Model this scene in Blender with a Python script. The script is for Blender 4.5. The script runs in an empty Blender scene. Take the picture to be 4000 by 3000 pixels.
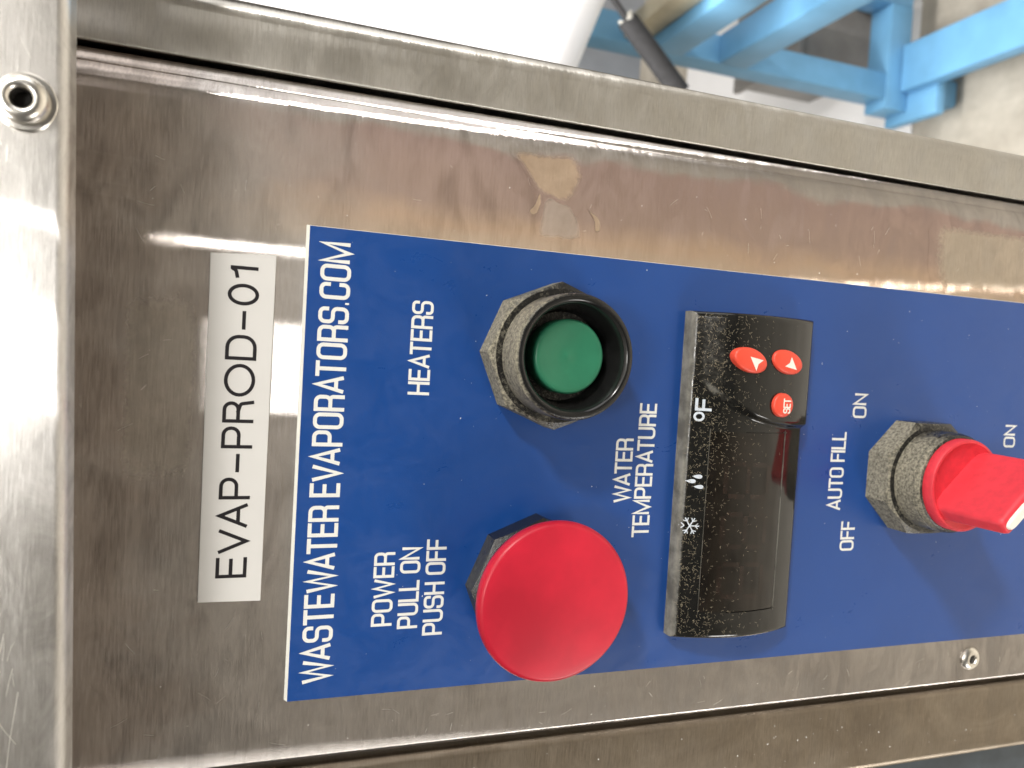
import bpy, bmesh, math, random
from mathutils import Vector, Matrix, noise

random.seed(7)
S = bpy.context.scene
COL = S.collection
MM = 0.001


def W(u, v, h):
    """panel coordinates in mm (u right, v up, h out of the panel) -> world metres"""
    return Vector((u, -h, v)) * MM


# ------------------------------------------------------------------ camera
cam_d = bpy.data.cameras.new('camera')
cam = bpy.data.objects.new('camera', cam_d)
COL.objects.link(cam)
R = Matrix(((0.0596005, 0.99742067, 0.03999737),
            (-0.32825733, 0.05742358, -0.94284127),
            (-0.94270616, 0.04306438, 0.33083312)))
cam.matrix_world = Matrix.Translation(W(24.1, 10.0, 149.45)) @ R.to_4x4()
cam_d.sensor_fit = 'HORIZONTAL'
cam_d.sensor_width = 36.0
cam_d.lens = 26.55
cam_d.clip_start = 0.005
cam_d.clip_end = 60
cam_d.dof.use_dof = True
cam_d.dof.focus_distance = 0.157
cam_d.dof.aperture_fstop = 24.0
S.camera = cam

# ------------------------------------------------------------------ world and lamps
wd = bpy.data.worlds.new('World')
S.world = wd
wd.use_nodes = True
bg = wd.node_tree.nodes['Background']
bg.inputs['Color'].default_value = (1.0, 0.94, 0.88, 1)
bg.inputs['Strength'].default_value = 0.09


def lamp(name, loc, target, sx, sy, power, color=(1, 0.97, 0.93)):
    d = bpy.data.lights.new(name, 'AREA')
    d.shape = 'RECTANGLE'
    d.size, d.size_y, d.energy, d.color = sx, sy, power, color
    o = bpy.data.objects.new(name, d)
    COL.objects.link(o)
    o.location = Vector(loc)
    z = (Vector(loc) - Vector(target)).normalized()
    y = Vector((0, -1, 0)) if abs(z.y) < 0.95 else Vector((0, 0, 1))
    x = y.cross(z).normalized()
    y = z.cross(x)
    o.matrix_world = Matrix.Translation(Vector(loc)) @ Matrix((x, y, z)).transposed().to_4x4()
    return o


O0 = (0, 0, -0.05)
lamp('ceiling_light_front', (-0.06, -1.62, 1.38), (-0.06, 0, -0.05), 0.26, 0.42, 14)
lamp('ceiling_tube', (0.285, -1.96, 0.93), (0.285, 0, -0.05), 0.012, 0.6, 1.7)
lamp('ceiling_light_right', (1.62, -1.30, 1.16), O0, 0.20, 0.26, 40)
lamp('side_fill', (2.3, -0.75, 0.25), O0, 1.3, 1.3, 13, (1, 0.98, 0.96))  # unseen large lamp, added to brighten the right bend of the door
lamp('low_fill', (-0.60, -0.45, -0.42), O0, 0.22, 0.22, 2.5)  # near lamp added so the plate grows brighter towards its left side
lamp('back_fill', (-0.9, 0.45, 1.5), (0.7, 1.25, -0.9), 0.9, 0.6, 95)  # lamp added to whiten the tank and light the blue frame
lamp('floor_fill', (0.2, 0.35, 2.25), (0.2, -1.2, -1.4), 2.4, 0.5, 170)  # lamp added to brighten the floor and its reflection in the steel
lamp('ceiling_fill', (1.0, -2.4, 1.35), (1.0, -2.4, 3.0), 2.8, 0.4, 70)  # lamp added to brighten the ceiling that the flange reflects

S.view_settings.view_transform = 'Standard'
S.view_settings.look = 'None'
S.view_settings.exposure = 0
S.view_settings.gamma = 1
S.render.engine = 'CYCLES'
S.render.resolution_x, S.render.resolution_y = 1024, 768
S.cycles.max_bounces = 8


# ------------------------------------------------------------------ material helpers
class NT:
    def __init__(s, name):
        s.m = bpy.data.materials.new(name)
        s.m.use_nodes = True
        s.t = s.m.node_tree
        s.n = s.t.nodes
        s.b = s.n['Principled BSDF']

    def add(s, kind, **kw):
        n = s.n.new(kind)
        for k, v in kw.items():
            setattr(n, k, v)
        return n

    def link(s, a, b):
        s.t.links.new(a, b)

    def coord(s, scale=(1, 1, 1), loc=(0, 0, 0)):
        c = s.add('ShaderNodeTexCoord')
        m = s.add('ShaderNodeMapping')
        m.inputs['Scale'].default_value = scale
        m.inputs['Location'].default_value = loc
        s.link(c.outputs['Object'], m.inputs['Vector'])
        return m.outputs['Vector']

    def noise(s, vec, scale, detail=4, rough=0.55, dist=0):
        n = s.add('ShaderNodeTexNoise')
        n.inputs['Scale'].default_value = scale
        n.inputs['Detail'].default_value = detail
        n.inputs['Roughness'].default_value = rough
        n.inputs['Distortion'].default_value = dist
        s.link(vec, n.inputs['Vector'])
        return n.outputs['Fac']

    def ramp(s, fac, stops, interp='LINEAR'):
        r = s.add('ShaderNodeValToRGB')
        r.color_ramp.interpolation = interp
        e = r.color_ramp.elements
        while len(e) < len(stops):
            e.new(0.5)
        for el, (p, c) in zip(e, stops):
            el.position = p
            el.color = (c, c, c, 1) if isinstance(c, (int, float)) else (*c, 1)
        s.link(fac, r.inputs['Fac'])
        return r.outputs['Color']

    def mix(s, fac, a, b, blend='MIX'):
        m = s.add('ShaderNodeMix', data_type='RGBA', blend_type=blend)
        for sock, val in ((m.inputs[0], fac), (m.inputs[6], a), (m.inputs[7], b)):
            if isinstance(val, bpy.types.NodeSocket):
                s.link(val, sock)
            elif isinstance(val, (int, float)):
                sock.default_value = val if sock.type == 'VALUE' else (val, val, val, 1)
            else:
                sock.default_value = (*val, 1)
        return m.outputs[2]

    def math(s, op, a, b=0.0):
        m = s.add('ShaderNodeMath', operation=op)
        for sock, val in ((m.inputs[0], a), (m.inputs[1], b)):
            if isinstance(val, bpy.types.NodeSocket):
                s.link(val, sock)
            else:
                sock.default_value = val
        return m.outputs[0]

    def maprange(s, v, a, b, c=0.0, d=1.0, smooth=True):
        m = s.add('ShaderNodeMapRange')
        m.interpolation_type = 'SMOOTHSTEP' if smooth else 'LINEAR'
        s.link(v, m.inputs[0])
        for i, x in enumerate((a, b, c, d)):
            m.inputs[i + 1].default_value = x
        return m.outputs[0]

    def bump(s, height, strength, dist, normal=None):
        b = s.add('ShaderNodeBump')
        b.inputs['Strength'].default_value = strength
        b.inputs['Distance'].default_value = dist
        s.link(height, b.inputs['Height'])
        if normal is not None:
            s.link(normal, b.inputs['Normal'])
        return b.outputs['Normal']

    def set(s, **kw):
        for k, v in kw.items():
            sock = s.b.inputs[k.replace('_', ' ')]
            if isinstance(v, bpy.types.NodeSocket):
                s.link(v, sock)
            elif isinstance(v, (tuple, list)):
                sock.default_value = (*v, 1) if len(v) == 3 else v
            else:
                sock.default_value = v
        return s


def steel(name, dark=(0.525, 0.487, 0.46), light=(0.635, 0.598, 0.57), rough=0.18, aniso=0.93, haze=0.13, lines=0.40, tint=False, stain=None):
    """brushed sheet: the grain runs along u, so the fine normals are tilted only along v"""
    m = NT(name)
    big = m.noise(m.coord((1, 1, 0.7)), 45, 6, 0.62, 1.2)
    streak = m.noise(m.coord((330, 330, 2600)), 1.0, 4, 0.7)
    smear = m.noise(m.coord((1.0, 1.0, 2.0)), 60, 6, 0.65, 1.0)
    col = m.mix(m.ramp(big, [(0.32, 0), (0.68, 1)]), dark, light)
    col = m.mix(m.maprange(streak, 0.40, 0.75, 0.0, 0.3), col, tuple(c * 0.62 for c in dark))
    if tint:
        # brown and orange colour bands over the right hand side of the door, lower down
        sep = m.add('ShaderNodeSeparateXYZ')
        c = m.add('ShaderNodeTexCoord')
        m.link(c.outputs['Object'], sep.inputs[0])
        wob = m.math('MULTIPLY', m.math('SUBTRACT', m.noise(m.coord((1, 1, 0.6)), 60, 5, 0.6), 0.5), 0.012)
        x = m.math('ADD', sep.outputs['X'], wob)
        z = m.math('ADD', sep.outputs['Z'], m.math('MULTIPLY', wob, 4.0))
        inside = m.math('MULTIPLY', m.maprange(x, 0.040, 0.046), m.math('SUBTRACT', 1.0, m.maprange(x, 0.0655, 0.068)))
        low = m.math('SUBTRACT', 1.0, m.maprange(z, -0.025, 0.03))
        f = m.math('MULTIPLY', inside, low)
        band_col = m.ramp(m.maprange(x, 0.044, 0.066, smooth=False),
                      [(0.0, (0.80, 0.66, 0.52)), (0.25, (0.76, 0.55, 0.40)), (0.5, (0.56, 0.41, 0.35)), (1.0, (0.54, 0.39, 0.36))])
        col = m.mix(m.math('MULTIPLY', f, 0.85), col, band_col)
        edge = m.math('MULTIPLY', m.maprange(z, 0.014, 0.036), 0.28)  # brown shade and reflection below the flange, painted into the door colour
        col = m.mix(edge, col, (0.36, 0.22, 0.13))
    fleck = m.noise(m.coord((1, 1, 1.6)), 420, 4, 0.75, 0.4)
    col = m.mix(m.maprange(fleck, 0.66, 0.74, 0.0, 0.35), col, tuple(min(1, c * 1.35) for c in light))
    cover = None
    if stain:
        scol, most = stain
        at = m.add('ShaderNodeAttribute', attribute_name='cover')
        g = m.noise(m.coord(), 900, 5, 0.7, 0.5)
        cover = m.maprange(m.math('ADD', at.outputs['Fac'], m.math('MULTIPLY', m.math('SUBTRACT', g, 0.5), 0.7)), 0.15, 0.7)
        g2 = m.noise(m.coord(), 300, 5, 0.65, 0.8)
        sc = m.mix(m.ramp(g2, [(.3, 0), (.7, 1)]), tuple(c * .85 for c in scol), scol)
        col = m.mix(m.math('MULTIPLY', cover, most), col, sc)
    # brush marks: reflections stay crisp along u and smear along v
    wl = m.noise(m.coord((220, 220, 3200)), 1.0, 4, 0.65)
    comb = m.add('ShaderNodeCombineXYZ')
    m.link(m.math('MULTIPLY', m.math('SUBTRACT', wl, 0.5), lines), comb.inputs['Z'])
    geo = m.add('ShaderNodeNewGeometry')
    va = m.add('ShaderNodeVectorMath', operation='ADD')
    m.link(geo.outputs['Normal'], va.inputs[0])
    m.link(comb.outputs[0], va.inputs[1])
    vn = m.add('ShaderNodeVectorMath', operation='NORMALIZE')
    m.link(va.outputs[0], vn.inputs[0])
    tan = m.add('ShaderNodeTangent', direction_type='UV_MAP')
    tan.uv_map = 'UVMap'
    shaders = []
    for r, an, dist in ((rough, aniso, 'BECKMANN'), (0.42, 0.5, 'GGX')):
        gl = m.add('ShaderNodeBsdfAnisotropic', distribution=dist)
        m.link(col, gl.inputs['Color'])
        m.link(m.math('ADD', r - 0.02, m.math('MULTIPLY', m.maprange(smear, 0.35, 0.7), 0.06)), gl.inputs['Roughness'])
        gl.inputs['Anisotropy'].default_value = an
        gl.inputs['Rotation'].default_value = 0.0
        m.link(tan.outputs[0], gl.inputs['Tangent'])
        m.link(vn.outputs[0], gl.inputs['Normal'])
        shaders.append(gl.outputs[0])
    mx = m.add('ShaderNodeMixShader')
    hz = m.maprange(smear, 0.3, 0.72, haze * 0.7, haze * 1.5)
    if cover is not None:
        hz = m.math('ADD', hz, m.math('MULTIPLY', cover, 0.45 * most))
    m.link(hz, mx.inputs[0])
    m.link(shaders[0], mx.inputs[1])
    m.link(shaders[1], mx.inputs[2])
    m.link(mx.outputs[0], m.n['Material Output'].inputs['Surface'])
    m.n.remove(m.b)
    return m.m


def plain(name, col, rough=0.45, metallic=0.0, var=0.12, scale=200, bump=0.0, coat=0.0, spec=0.5):
    m = NT(name)
    f = m.noise(m.coord(), scale, 4, 0.6)
    c = m.mix(m.ramp(f, [(0.3, 0), (0.7, 1)]), tuple(x * (1 - var) for x in col), tuple(min(1, x * (1 + var)) for x in col))
    m.set(Base_Color=c, Roughness=rough, Metallic=metallic)
    m.b.inputs['Coat Weight'].default_value = coat
    m.b.inputs['Coat Roughness'].default_value = 0.12
    m.b.inputs['Specular IOR Level'].default_value = spec
    if bump:
        m.set(Normal=m.bump(f, bump, 0.0004))
    return m.m


def dusty(name, base=(0.012, 0.012, 0.012), dust=(0.31, 0.285, 0.215), gloss=0.22, lo=-0.1, hi=0.75, grit=1500):
    """black plastic with a coat of dust that lies on whatever faces up"""
    m = NT(name)
    g = m.add('ShaderNodeNewGeometry')
    sep = m.add('ShaderNodeSeparateXYZ')
    m.link(g.outputs['Normal'], sep.inputs[0])
    n1 = m.noise(m.coord(), grit, 5, 0.7)
    n2 = m.noise(m.coord(), 150, 4, 0.6)
    up = m.math('ADD', sep.outputs['Z'], m.math('MULTIPLY', m.math('SUBTRACT', n1, 0.5), 1.1))
    up = m.math('ADD', up, m.math('MULTIPLY', m.math('SUBTRACT', n2, 0.5), 0.8))
    f = m.maprange(up, lo, hi)
    dcol = m.mix(m.ramp(n1, [(0.35, 0), (0.65, 1)]), tuple(x * 0.3 for x in dust), tuple(x * 1.2 for x in dust))
    m.set(Base_Color=m.mix(f, base, dcol), Roughness=m.maprange(f, 0, 1, gloss, 0.95),
          Normal=m.bump(n1, m_strength(f, m), 0.0005))
    return m.m


def m_strength(f, m):
    return 0.25


M = {}
M['door'] = steel('door_steel', tint=True)
M['rail'] = steel('rail_steel', (0.54, 0.515, 0.47), (0.62, 0.60, 0.56), 0.32, 0.7, 0.5)
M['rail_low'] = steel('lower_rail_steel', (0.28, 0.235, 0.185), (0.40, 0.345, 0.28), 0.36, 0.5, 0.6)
M['flange'] = steel('flange_steel', (0.72, 0.70, 0.68), (0.80, 0.785, 0.77), 0.20, 0.89, 0.5)
M['nut'] = plain('bright_nut_steel', (0.80, 0.77, 0.71), 0.28, 1.0, 0.15, 500)
M['bolt_hole'] = plain('dark_hole', (0.02, 0.018, 0.015), 0.7)
M['blue'] = None
M['white_core'] = plain('white_plastic_core', (0.72, 0.72, 0.66), 0.5, 0, 0.06)
M['letter'] = plain('engraved_white', (0.72, 0.72, 0.68), 0.55, 0, 0.05, 400)
M['sticker'] = plain('white_label_tape', (0.64, 0.63, 0.605), 0.38, 0, 0.02, 90)
M['ink'] = plain('black_ink', (0.012, 0.010, 0.012), 0.4)
M['nut_black'] = dusty('dusty_black_nut')
M['collar_black'] = dusty('dusty_black_collar', lo=0.05, hi=0.95)
M['nut_clean'] = dusty('black_nut', (0.014, 0.014, 0.014), (0.10, 0.10, 0.09), 0.25, 0.5, 1.5)
M['black_gloss'] = plain('black_gloss_plastic', (0.010, 0.010, 0.010), 0.2, 0, 0.3, 300)
M['green'] = plain('green_plastic', (0.022, 0.16, 0.085), 0.38, 0, 0.10, 150, 0.05)
M['red'] = plain('red_plastic', (0.50, 0.014, 0.034), 0.36, 0, 0.24, 48, 0.04, coat=0.0, spec=0.35)
M['red_knob'] = plain('red_knob_plastic', (0.66, 0.034, 0.052), 0.5, 0, 0.10, 500, 0.25)
M['red_key'] = plain('orange_red_rubber', (0.75, 0.075, 0.04), 0.4, 0, 0.05, 300)
M['white_mark'] = plain('white_marking', (0.80, 0.76, 0.68), 0.5, 0, 0.05)
M['window'] = plain('smoked_window', (0.010, 0.008, 0.006), 0.09, 0, 0.6, 180, coat=0.0)
M['digit'] = plain('unlit_segment', (0.018, 0.012, 0.009), 0.12, 0, 0.5, 300)
M['icon'] = plain('pale_icon_print', (0.55, 0.60, 0.66), 0.5)
M['lint'] = plain('dust_fibre', (0.27, 0.23, 0.16), 0.9, 0, 0.4, 3000)
M['speck'] = plain('white_dust_speck', (0.8, 0.78, 0.74), 0.9)
M['cab_inner'] = plain('dark_cabinet_inside', (0.03, 0.028, 0.025), 0.8)
M['blue_grey'] = plain('blue_grey_paint', (0.045, 0.060, 0.075), 0.5, 0, 0.25, 120)

m = NT('blue_engraving_plate')
n1 = m.noise(m.coord(), 2600, 3, 0.6)
n2 = m.noise(m.coord(), 40, 5, 0.6)
m.set(Base_Color=m.mix(n2, (0.005, 0.048, 0.215), (0.007, 0.060, 0.26)), Roughness=m.maprange(m.noise(m.coord((1, 1, .8)), 130, 6, .7, .8), 0.3, 0.7, 0.27, 0.45),
      Normal=m.bump(n1, 0.10, 0.0002))
m.b.inputs['Specular IOR Level'].default_value = 0.65
M['blue'] = m.m

m = NT('controller_plastic')
g = m.add('ShaderNodeNewGeometry')
sep = m.add('ShaderNodeSeparateXYZ')
m.link(g.outputs['Normal'], sep.inputs[0])
n1 = m.noise(m.coord(), 900, 5, 0.7)
n2 = m.noise(m.coord(), 170, 5, 0.65)
f = m.maprange(m.math('ADD', sep.outputs['Z'], m.math('MULTIPLY', m.math('SUBTRACT', n1, 0.5), 0.5)), 0.42, 0.9)
tint = m.math('MULTIPLY', m.maprange(n2, 0.45, 0.75), 0.12)
m.set(Base_Color=m.mix(f, m.mix(tint, (0.009, 0.009, 0.008), (0.06, 0.055, 0.045)), m.mix(m.maprange(n2, .35, .65), (0.10, 0.095, 0.08), (0.25, 0.24, 0.205))),
      Roughness=m.math('ADD', m.maprange(f, 0, 1, 0.10, 0.8), m.math('MULTIPLY', tint, 0.7)))
m.b.inputs['Coat Weight'].default_value = 0.0
M['housing'] = m.m


# ------------------------------------------------------------------ mesh helpers
def finish(bm, name, mat, parent=None, smooth=False, uv=False):
    bmesh.ops.recalc_face_normals(bm, faces=bm.faces[:])
    me = bpy.data.meshes.new(name)
    if uv:
        lay = bm.loops.layers.uv.new('UVMap')
        for f in bm.faces:
            n = f.normal
            for l in f.loops:
                p = l.vert.co
                if abs(n.x) > 0.8:
                    l[lay].uv = (p.y, p.z)
                else:
                    l[lay].uv = (p.x, p.z - p.y)
    bm.to_mesh(me)
    bm.free()
    me.materials.append(mat)
    if smooth:
        for p in me.polygons:
            p.use_smooth = True
    o = bpy.data.objects.new(name, me)
    COL.objects.link(o)
    if parent:
        o.parent = parent
        o.matrix_parent_inverse = parent.matrix_world.inverted()
    return o


def autosmooth(o, deg=35):
    me = o.data
    for p in me.polygons:
        p.use_smooth = True
    bm = bmesh.new()
    bm.from_mesh(me)
    for e in bm.edges:
        if len(e.link_faces) == 2 and e.calc_face_angle(0) > math.radians(deg):
            e.smooth = False
    bm.to_mesh(me)
    bm.free()
    return o


def thing(name, label, cat, uvh=(0, 0, 0), group=None):
    o = bpy.data.objects.new(name, None)
    COL.objects.link(o)
    o.empty_display_size = 0.01
    o.location = W(*uvh)
    bpy.context.view_layer.update()
    o['label'], o['category'] = label, cat
    if group:
        o['group'] = group
    return o


def tag(o, label, cat):
    o['label'], o['category'] = label, cat
    return o


def bm_box(bm, u0, u1, v0, v1, h0, h1, bev=0.0, seg=2):
    vs = [bm.verts.new(W(u, v, h)) for h in (h0, h1) for v in (v0, v1) for u in (u0, u1)]
    fs = [(0, 1, 3, 2), (4, 6, 7, 5), (0, 4, 5, 1), (2, 3, 7, 6), (0, 2, 6, 4), (1, 5, 7, 3)]
    faces = [bm.faces.new([vs[i] for i in f]) for f in fs]
    bmesh.ops.recalc_face_normals(bm, faces=faces)
    if bev:
        es = list({e for f in faces for e in f.edges})
        bmesh.ops.bevel(bm, geom=es, offset=bev * MM, segments=seg, profile=0.5, affect='EDGES')
    return bm


def box(name, mat, parent, u0, u1, v0, v1, h0, h1, bev=0.0, seg=2, uv=False):
    o = finish(bm_box(bmesh.new(), u0, u1, v0, v1, h0, h1, bev, seg), name, mat, parent, uv=uv)
    return autosmooth(o) if bev else o


def extrude_profile(name, mat, parent, prof, v0, v1, uv=True, nv=40, tilt=0.0):
    """sheet profile [(u,h)...] drawn along v"""
    bm = bmesh.new()
    rows = []
    for i in range(nv + 1):
        v = v0 + (v1 - v0) * i / nv
        rows.append([bm.verts.new(W(u, v, h)) for u, h in prof])
    for a, b in zip(rows, rows[1:]):
        for i in range(len(prof) - 1):
            bm.faces.new((a[i], a[i + 1], b[i + 1], b[i]))
    o = finish(bm, name, mat, parent, uv=uv)
    return autosmooth(o, 40)


def arc(cu, ch, r, a0, a1, n=8):
    return [(cu + r * math.cos(math.radians(a0 + (a1 - a0) * i / n)), ch + r * math.sin(math.radians(a0 + (a1 - a0) * i / n))) for i in range(n + 1)]


def lathe(name, mat, parent, cu, cv, prof, seg=72, smooth=30, su=1.0, sv=1.0, rot=0.0):
    """profile [(r,h)...] turned about the panel normal"""
    bm = bmesh.new()
    rings = []
    ca, sa = math.cos(rot), math.sin(rot)

    def pt(r, a, h):
        x, y = r * math.cos(a) * su, r * math.sin(a) * sv
        return W(cu + x * ca - y * sa, cv + x * sa + y * ca, h)
    for r, h in prof:
        if r < 1e-6:
            rings.append([bm.verts.new(pt(0, 0, h))])
        else:
            rings.append([bm.verts.new(pt(r, 2 * math.pi * i / seg, h)) for i in range(seg)])
    for a, b in zip(rings, rings[1:]):
        for i in range(seg):
            j = (i + 1) % seg
            if len(a) == 1 and len(b) == 1:
                continue
            if len(a) == 1:
                bm.faces.new((a[0], b[i], b[j]))
            elif len(b) == 1:
                bm.faces.new((a[i], a[j], b[0]))
            else:
                bm.faces.new((a[i], a[j], b[j], b[i]))
    return autosmooth(finish(bm, name, mat, parent), smooth)


def poly_nut(name, mat, parent, cu, cv, R0, h0, h1, n=8, rot=0.0, chamfer=1.2, hole=None, top=0.4):
    """n-sided nut with the corners of its outer end turned down to a cone"""
    prof_n = 12
    bm = bmesh.new()
    rin = R0 * math.cos(math.pi / n)
    seg = n * prof_n

    def rad(a):
        k = (a - rot) % (2 * math.pi / n) - math.pi / n
        return rin / math.cos(k)
    rings = []
    ang = [rot + 2 * math.pi * i / seg for i in range(seg)]
    rings.append([bm.verts.new(W(cu + rad(a) * math.cos(a), cv + rad(a) * math.sin(a), h0)) for a in ang])
    up = []
    for a in ang:
        r = rad(a)
        up.append(bm.verts.new(W(cu + r * math.cos(a), cv + r * math.sin(a), h1 - max(0.25, (r - rin) * 0.55 + 0.25) - (top - 0.4))))
    rings.append(up)
    rt = rin - top
    rings.append([bm.verts.new(W(cu + rt * math.cos(a), cv + rt * math.sin(a), h1)) for a in ang])
    rh = hole or rt * 0.5
    rings.append([bm.verts.new(W(cu + rh * math.cos(a), cv + rh * math.sin(a), h1)) for a in ang])
    if hole:
        rings.append([bm.verts.new(W(cu + rh * math.cos(a), cv + rh * math.sin(a), h0)) for a in ang])
    for a, b in zip(rings, rings[1:]):
        for i in range(seg):
            j = (i + 1) % seg
            bm.faces.new((a[i], a[j], b[j], b[i]))
    if not hole:
        bm.faces.new(rings[-1])
    return autosmooth(finish(bm, name, mat, parent), 14)


# ------------------------------------------------------------------ stroke lettering
def fillet(pts, closed):
    """pts [(x,y,r)] -> rounded polyline"""
    out = []
    n = len(pts)
    for i, (x, y, r) in enumerate(pts):
        if r <= 0 or (not closed and i in (0, n - 1)):
            out.append((x, y))
            continue
        px, py, _ = pts[i - 1]
        nx, ny, _ = pts[(i + 1) % n]
        a = Vector((px - x, py - y))
        b = Vector((nx - x, ny - y))
        la, lb = a.length, b.length
        a.normalize()
        b.normalize()
        ang = a.angle(b)
        t = min(r / math.tan(ang / 2), la * 0.5, lb * 0.5)
        rr = t * math.tan(ang / 2)
        c = (a + b).normalized() * (rr / math.sin(ang / 2))
        s, e = a * t - c, b * t - c
        sa = math.atan2(s.y, s.x)
        ea = math.atan2(e.y, e.x)
        d = (ea - sa + math.pi) % (2 * math.pi) - math.pi
        k = 6
        for j in range(k + 1):
            q = sa + d * j / k
            out.append((x + c.x + rr * math.cos(q), y + c.y + rr * math.sin(q)))
    return out


def ell(cx, cy, rx, ry, n=28):
    return [(cx + rx * math.cos(2 * math.pi * i / n), cy + ry * math.sin(2 * math.pi * i / n), 0) for i in range(n)]


def glyph(ch, style):
    """-> width, [(points, closed)] with the cap height 1"""
    r = 0.20 if style == 'sq' else 0.26
    P = lambda *a: [(x, y, (q[0] if q else 0)) for x, y, *q in a]
    if style == 'round':
        if ch == 'O':
            return 0.98, [(ell(.49, .5, .49, .5), True)]
        if ch == '0':
            return 0.60, [(ell(.30, .5, .30, .5), True)]
        if ch == 'D':
            return 0.72, [(P((0, 0), (0, 1), (.72, 1, .48), (.72, 0, .48)), True)]
        if ch == '1':
            return 0.34, [(P((.34, 0), (.34, 1)), False), (P((.32, .96), (.24, .80, .12), (.0, .74)), False)]
        if ch == '-':
            return 0.62, [(P((0, .44), (.62, .44)), False)]
        if ch == 'P':
            return 0.62, [(P((0, 0), (0, 1)), False), (P((0, 1), (.62, 1, .27), (.62, .44, .27), (0, .44)), False)]
        if ch == 'R':
            return 0.64, [(P((0, 0), (0, 1)), False), (P((0, 1), (.60, 1, .25), (.60, .5, .25), (0, .5)), False), (P((.34, .5), (.58, .42, .12), (.64, 0)), False)]
        if ch == 'E':
            return 0.58, [(P((.58, 1), (0, 1), (0, 0), (.58, 0)), False), (P((0, .52), (.54, .52)), False)]
        if ch == 'A':
            return 0.74, [(P((0, 0), (.37, 1), (.74, 0)), False), (P((.15, .33), (.59, .33)), False)]
        if ch == 'V':
            return 0.74, [(P((0, 1), (.37, 0), (.74, 1)), False)]
    G = {
        'A': (.60, [(P((0, 0), (.30, 1), (.60, 0)), 0), (P((.10, .28), (.50, .28)), 0)]),
        'C': (.54, [(P((.54, .66), (.54, 1, r), (0, 1, r), (0, 0, r), (.54, 0, r), (.54, .34)), 0)]),
        'D': (.54, [(P((0, 0), (0, 1), (.54, 1, r), (.54, 0, r)), 1)]),
        'E': (.44, [(P((.44, 1), (0, 1), (0, 0), (.44, 0)), 0), (P((0, .52), (.40, .52)), 0)]),
        'F': (.42, [(P((.42, 1), (0, 1), (0, 0)), 0), (P((0, .50), (.38, .50)), 0)]),
        'H': (.54, [(P((0, 0), (0, 1)), 0), (P((.54, 0), (.54, 1)), 0), (P((0, .52), (.54, .52)), 0)]),
        'I': (.02, [(P((.01, 0), (.01, 1)), 0)]),
        'L': (.42, [(P((0, 1), (0, 0), (.42, 0)), 0)]),
        'M': (.72, [(P((0, 0), (0, 1), (.36, .02), (.72, 1), (.72, 0)), 0)]),
        'N': (.54, [(P((0, 0), (0, 1), (.54, 0), (.54, 1)), 0)]),
        'O': (.54, [(P((0, 0, r), (0, 1, r), (.54, 1, r), (.54, 0, r)), 1)]),
        'P': (.52, [(P((0, 0), (0, 1)), 0), (P((0, 1), (.52, 1, r), (.52, .42, r), (0, .42)), 0)]),
        'R': (.54, [(P((0, 0), (0, 1)), 0), (P((0, 1), (.53, 1, r), (.53, .46, r), (0, .46)), 0), (P((.30, .46), (.54, .46, r), (.54, 0)), 0)]),
        'S': (.55, [(P((.54, .68), (.54, 1, r), (0, 1, r), (0, .53, r * .9), (.55, .53, r * .9), (.55, 0, r), (0, 0, r), (0, .32)), 0)]),
        'T': (.50, [(P((0, 1), (.50, 1)), 0), (P((.25, 1), (.25, 0)), 0)]),
        'U': (.54, [(P((0, 1), (0, 0, r), (.54, 0, r), (.54, 1)), 0)]),
        'V': (.58, [(P((0, 1), (.29, 0), (.58, 1)), 0)]),
        'W': (.86, [(P((0, 1), (.215, 0), (.43, .98), (.645, 0), (.86, 1)), 0)]),
        '.': (.04, [(P((-.02, .02), (.06, .02)), 0)]),
    }
    return G[ch]


def ribbon(bm, pts, closed, w, z, place, square=False):
    n = len(pts)
    L, Rr = [], []
    for i in range(n):
        p = Vector(pts[i])
        if closed or 0 < i < n - 1:
            d1 = (p - Vector(pts[i - 1])).normalized()
            d2 = (Vector(pts[(i + 1) % n]) - p).normalized()
        elif i == 0:
            d1 = d2 = (Vector(pts[1]) - p).normalized()
        else:
            d1 = d2 = (p - Vector(pts[i - 1])).normalized()
        nr1, nr2 = Vector((-d1.y, d1.x)), Vector((-d2.y, d2.x))
        mid = nr1 + nr2
        if mid.length < 0.3:
            mid = nr1
        mid.normalize()
        k = min(1.0 / max(mid.dot(nr1), 0.2), 2.6)
        L.append(p + mid * (w / 2) * k)
        Rr.append(p - mid * (w / 2) * k)
    if not closed:
        e0 = (Vector(pts[0]) - Vector(pts[1])).normalized() * w * .5 * (1 if square else 0)
        e1 = (Vector(pts[-1]) - Vector(pts[-2])).normalized() * w * .5 * (1 if square else 0)
        L[0], Rr[0], L[-1], Rr[-1] = L[0] + e0, Rr[0] + e0, L[-1] + e1, Rr[-1] + e1
    vl = [bm.verts.new(place(q.x, q.y, z)) for q in L]
    vr = [bm.verts.new(place(q.x, q.y, z)) for q in Rr]
    for i in range(n if closed else n - 1):
        j = (i + 1) % n
        try:
            bm.faces.new((vl[i], vr[i], vr[j], vl[j]))
        except ValueError:
            pass


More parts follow.
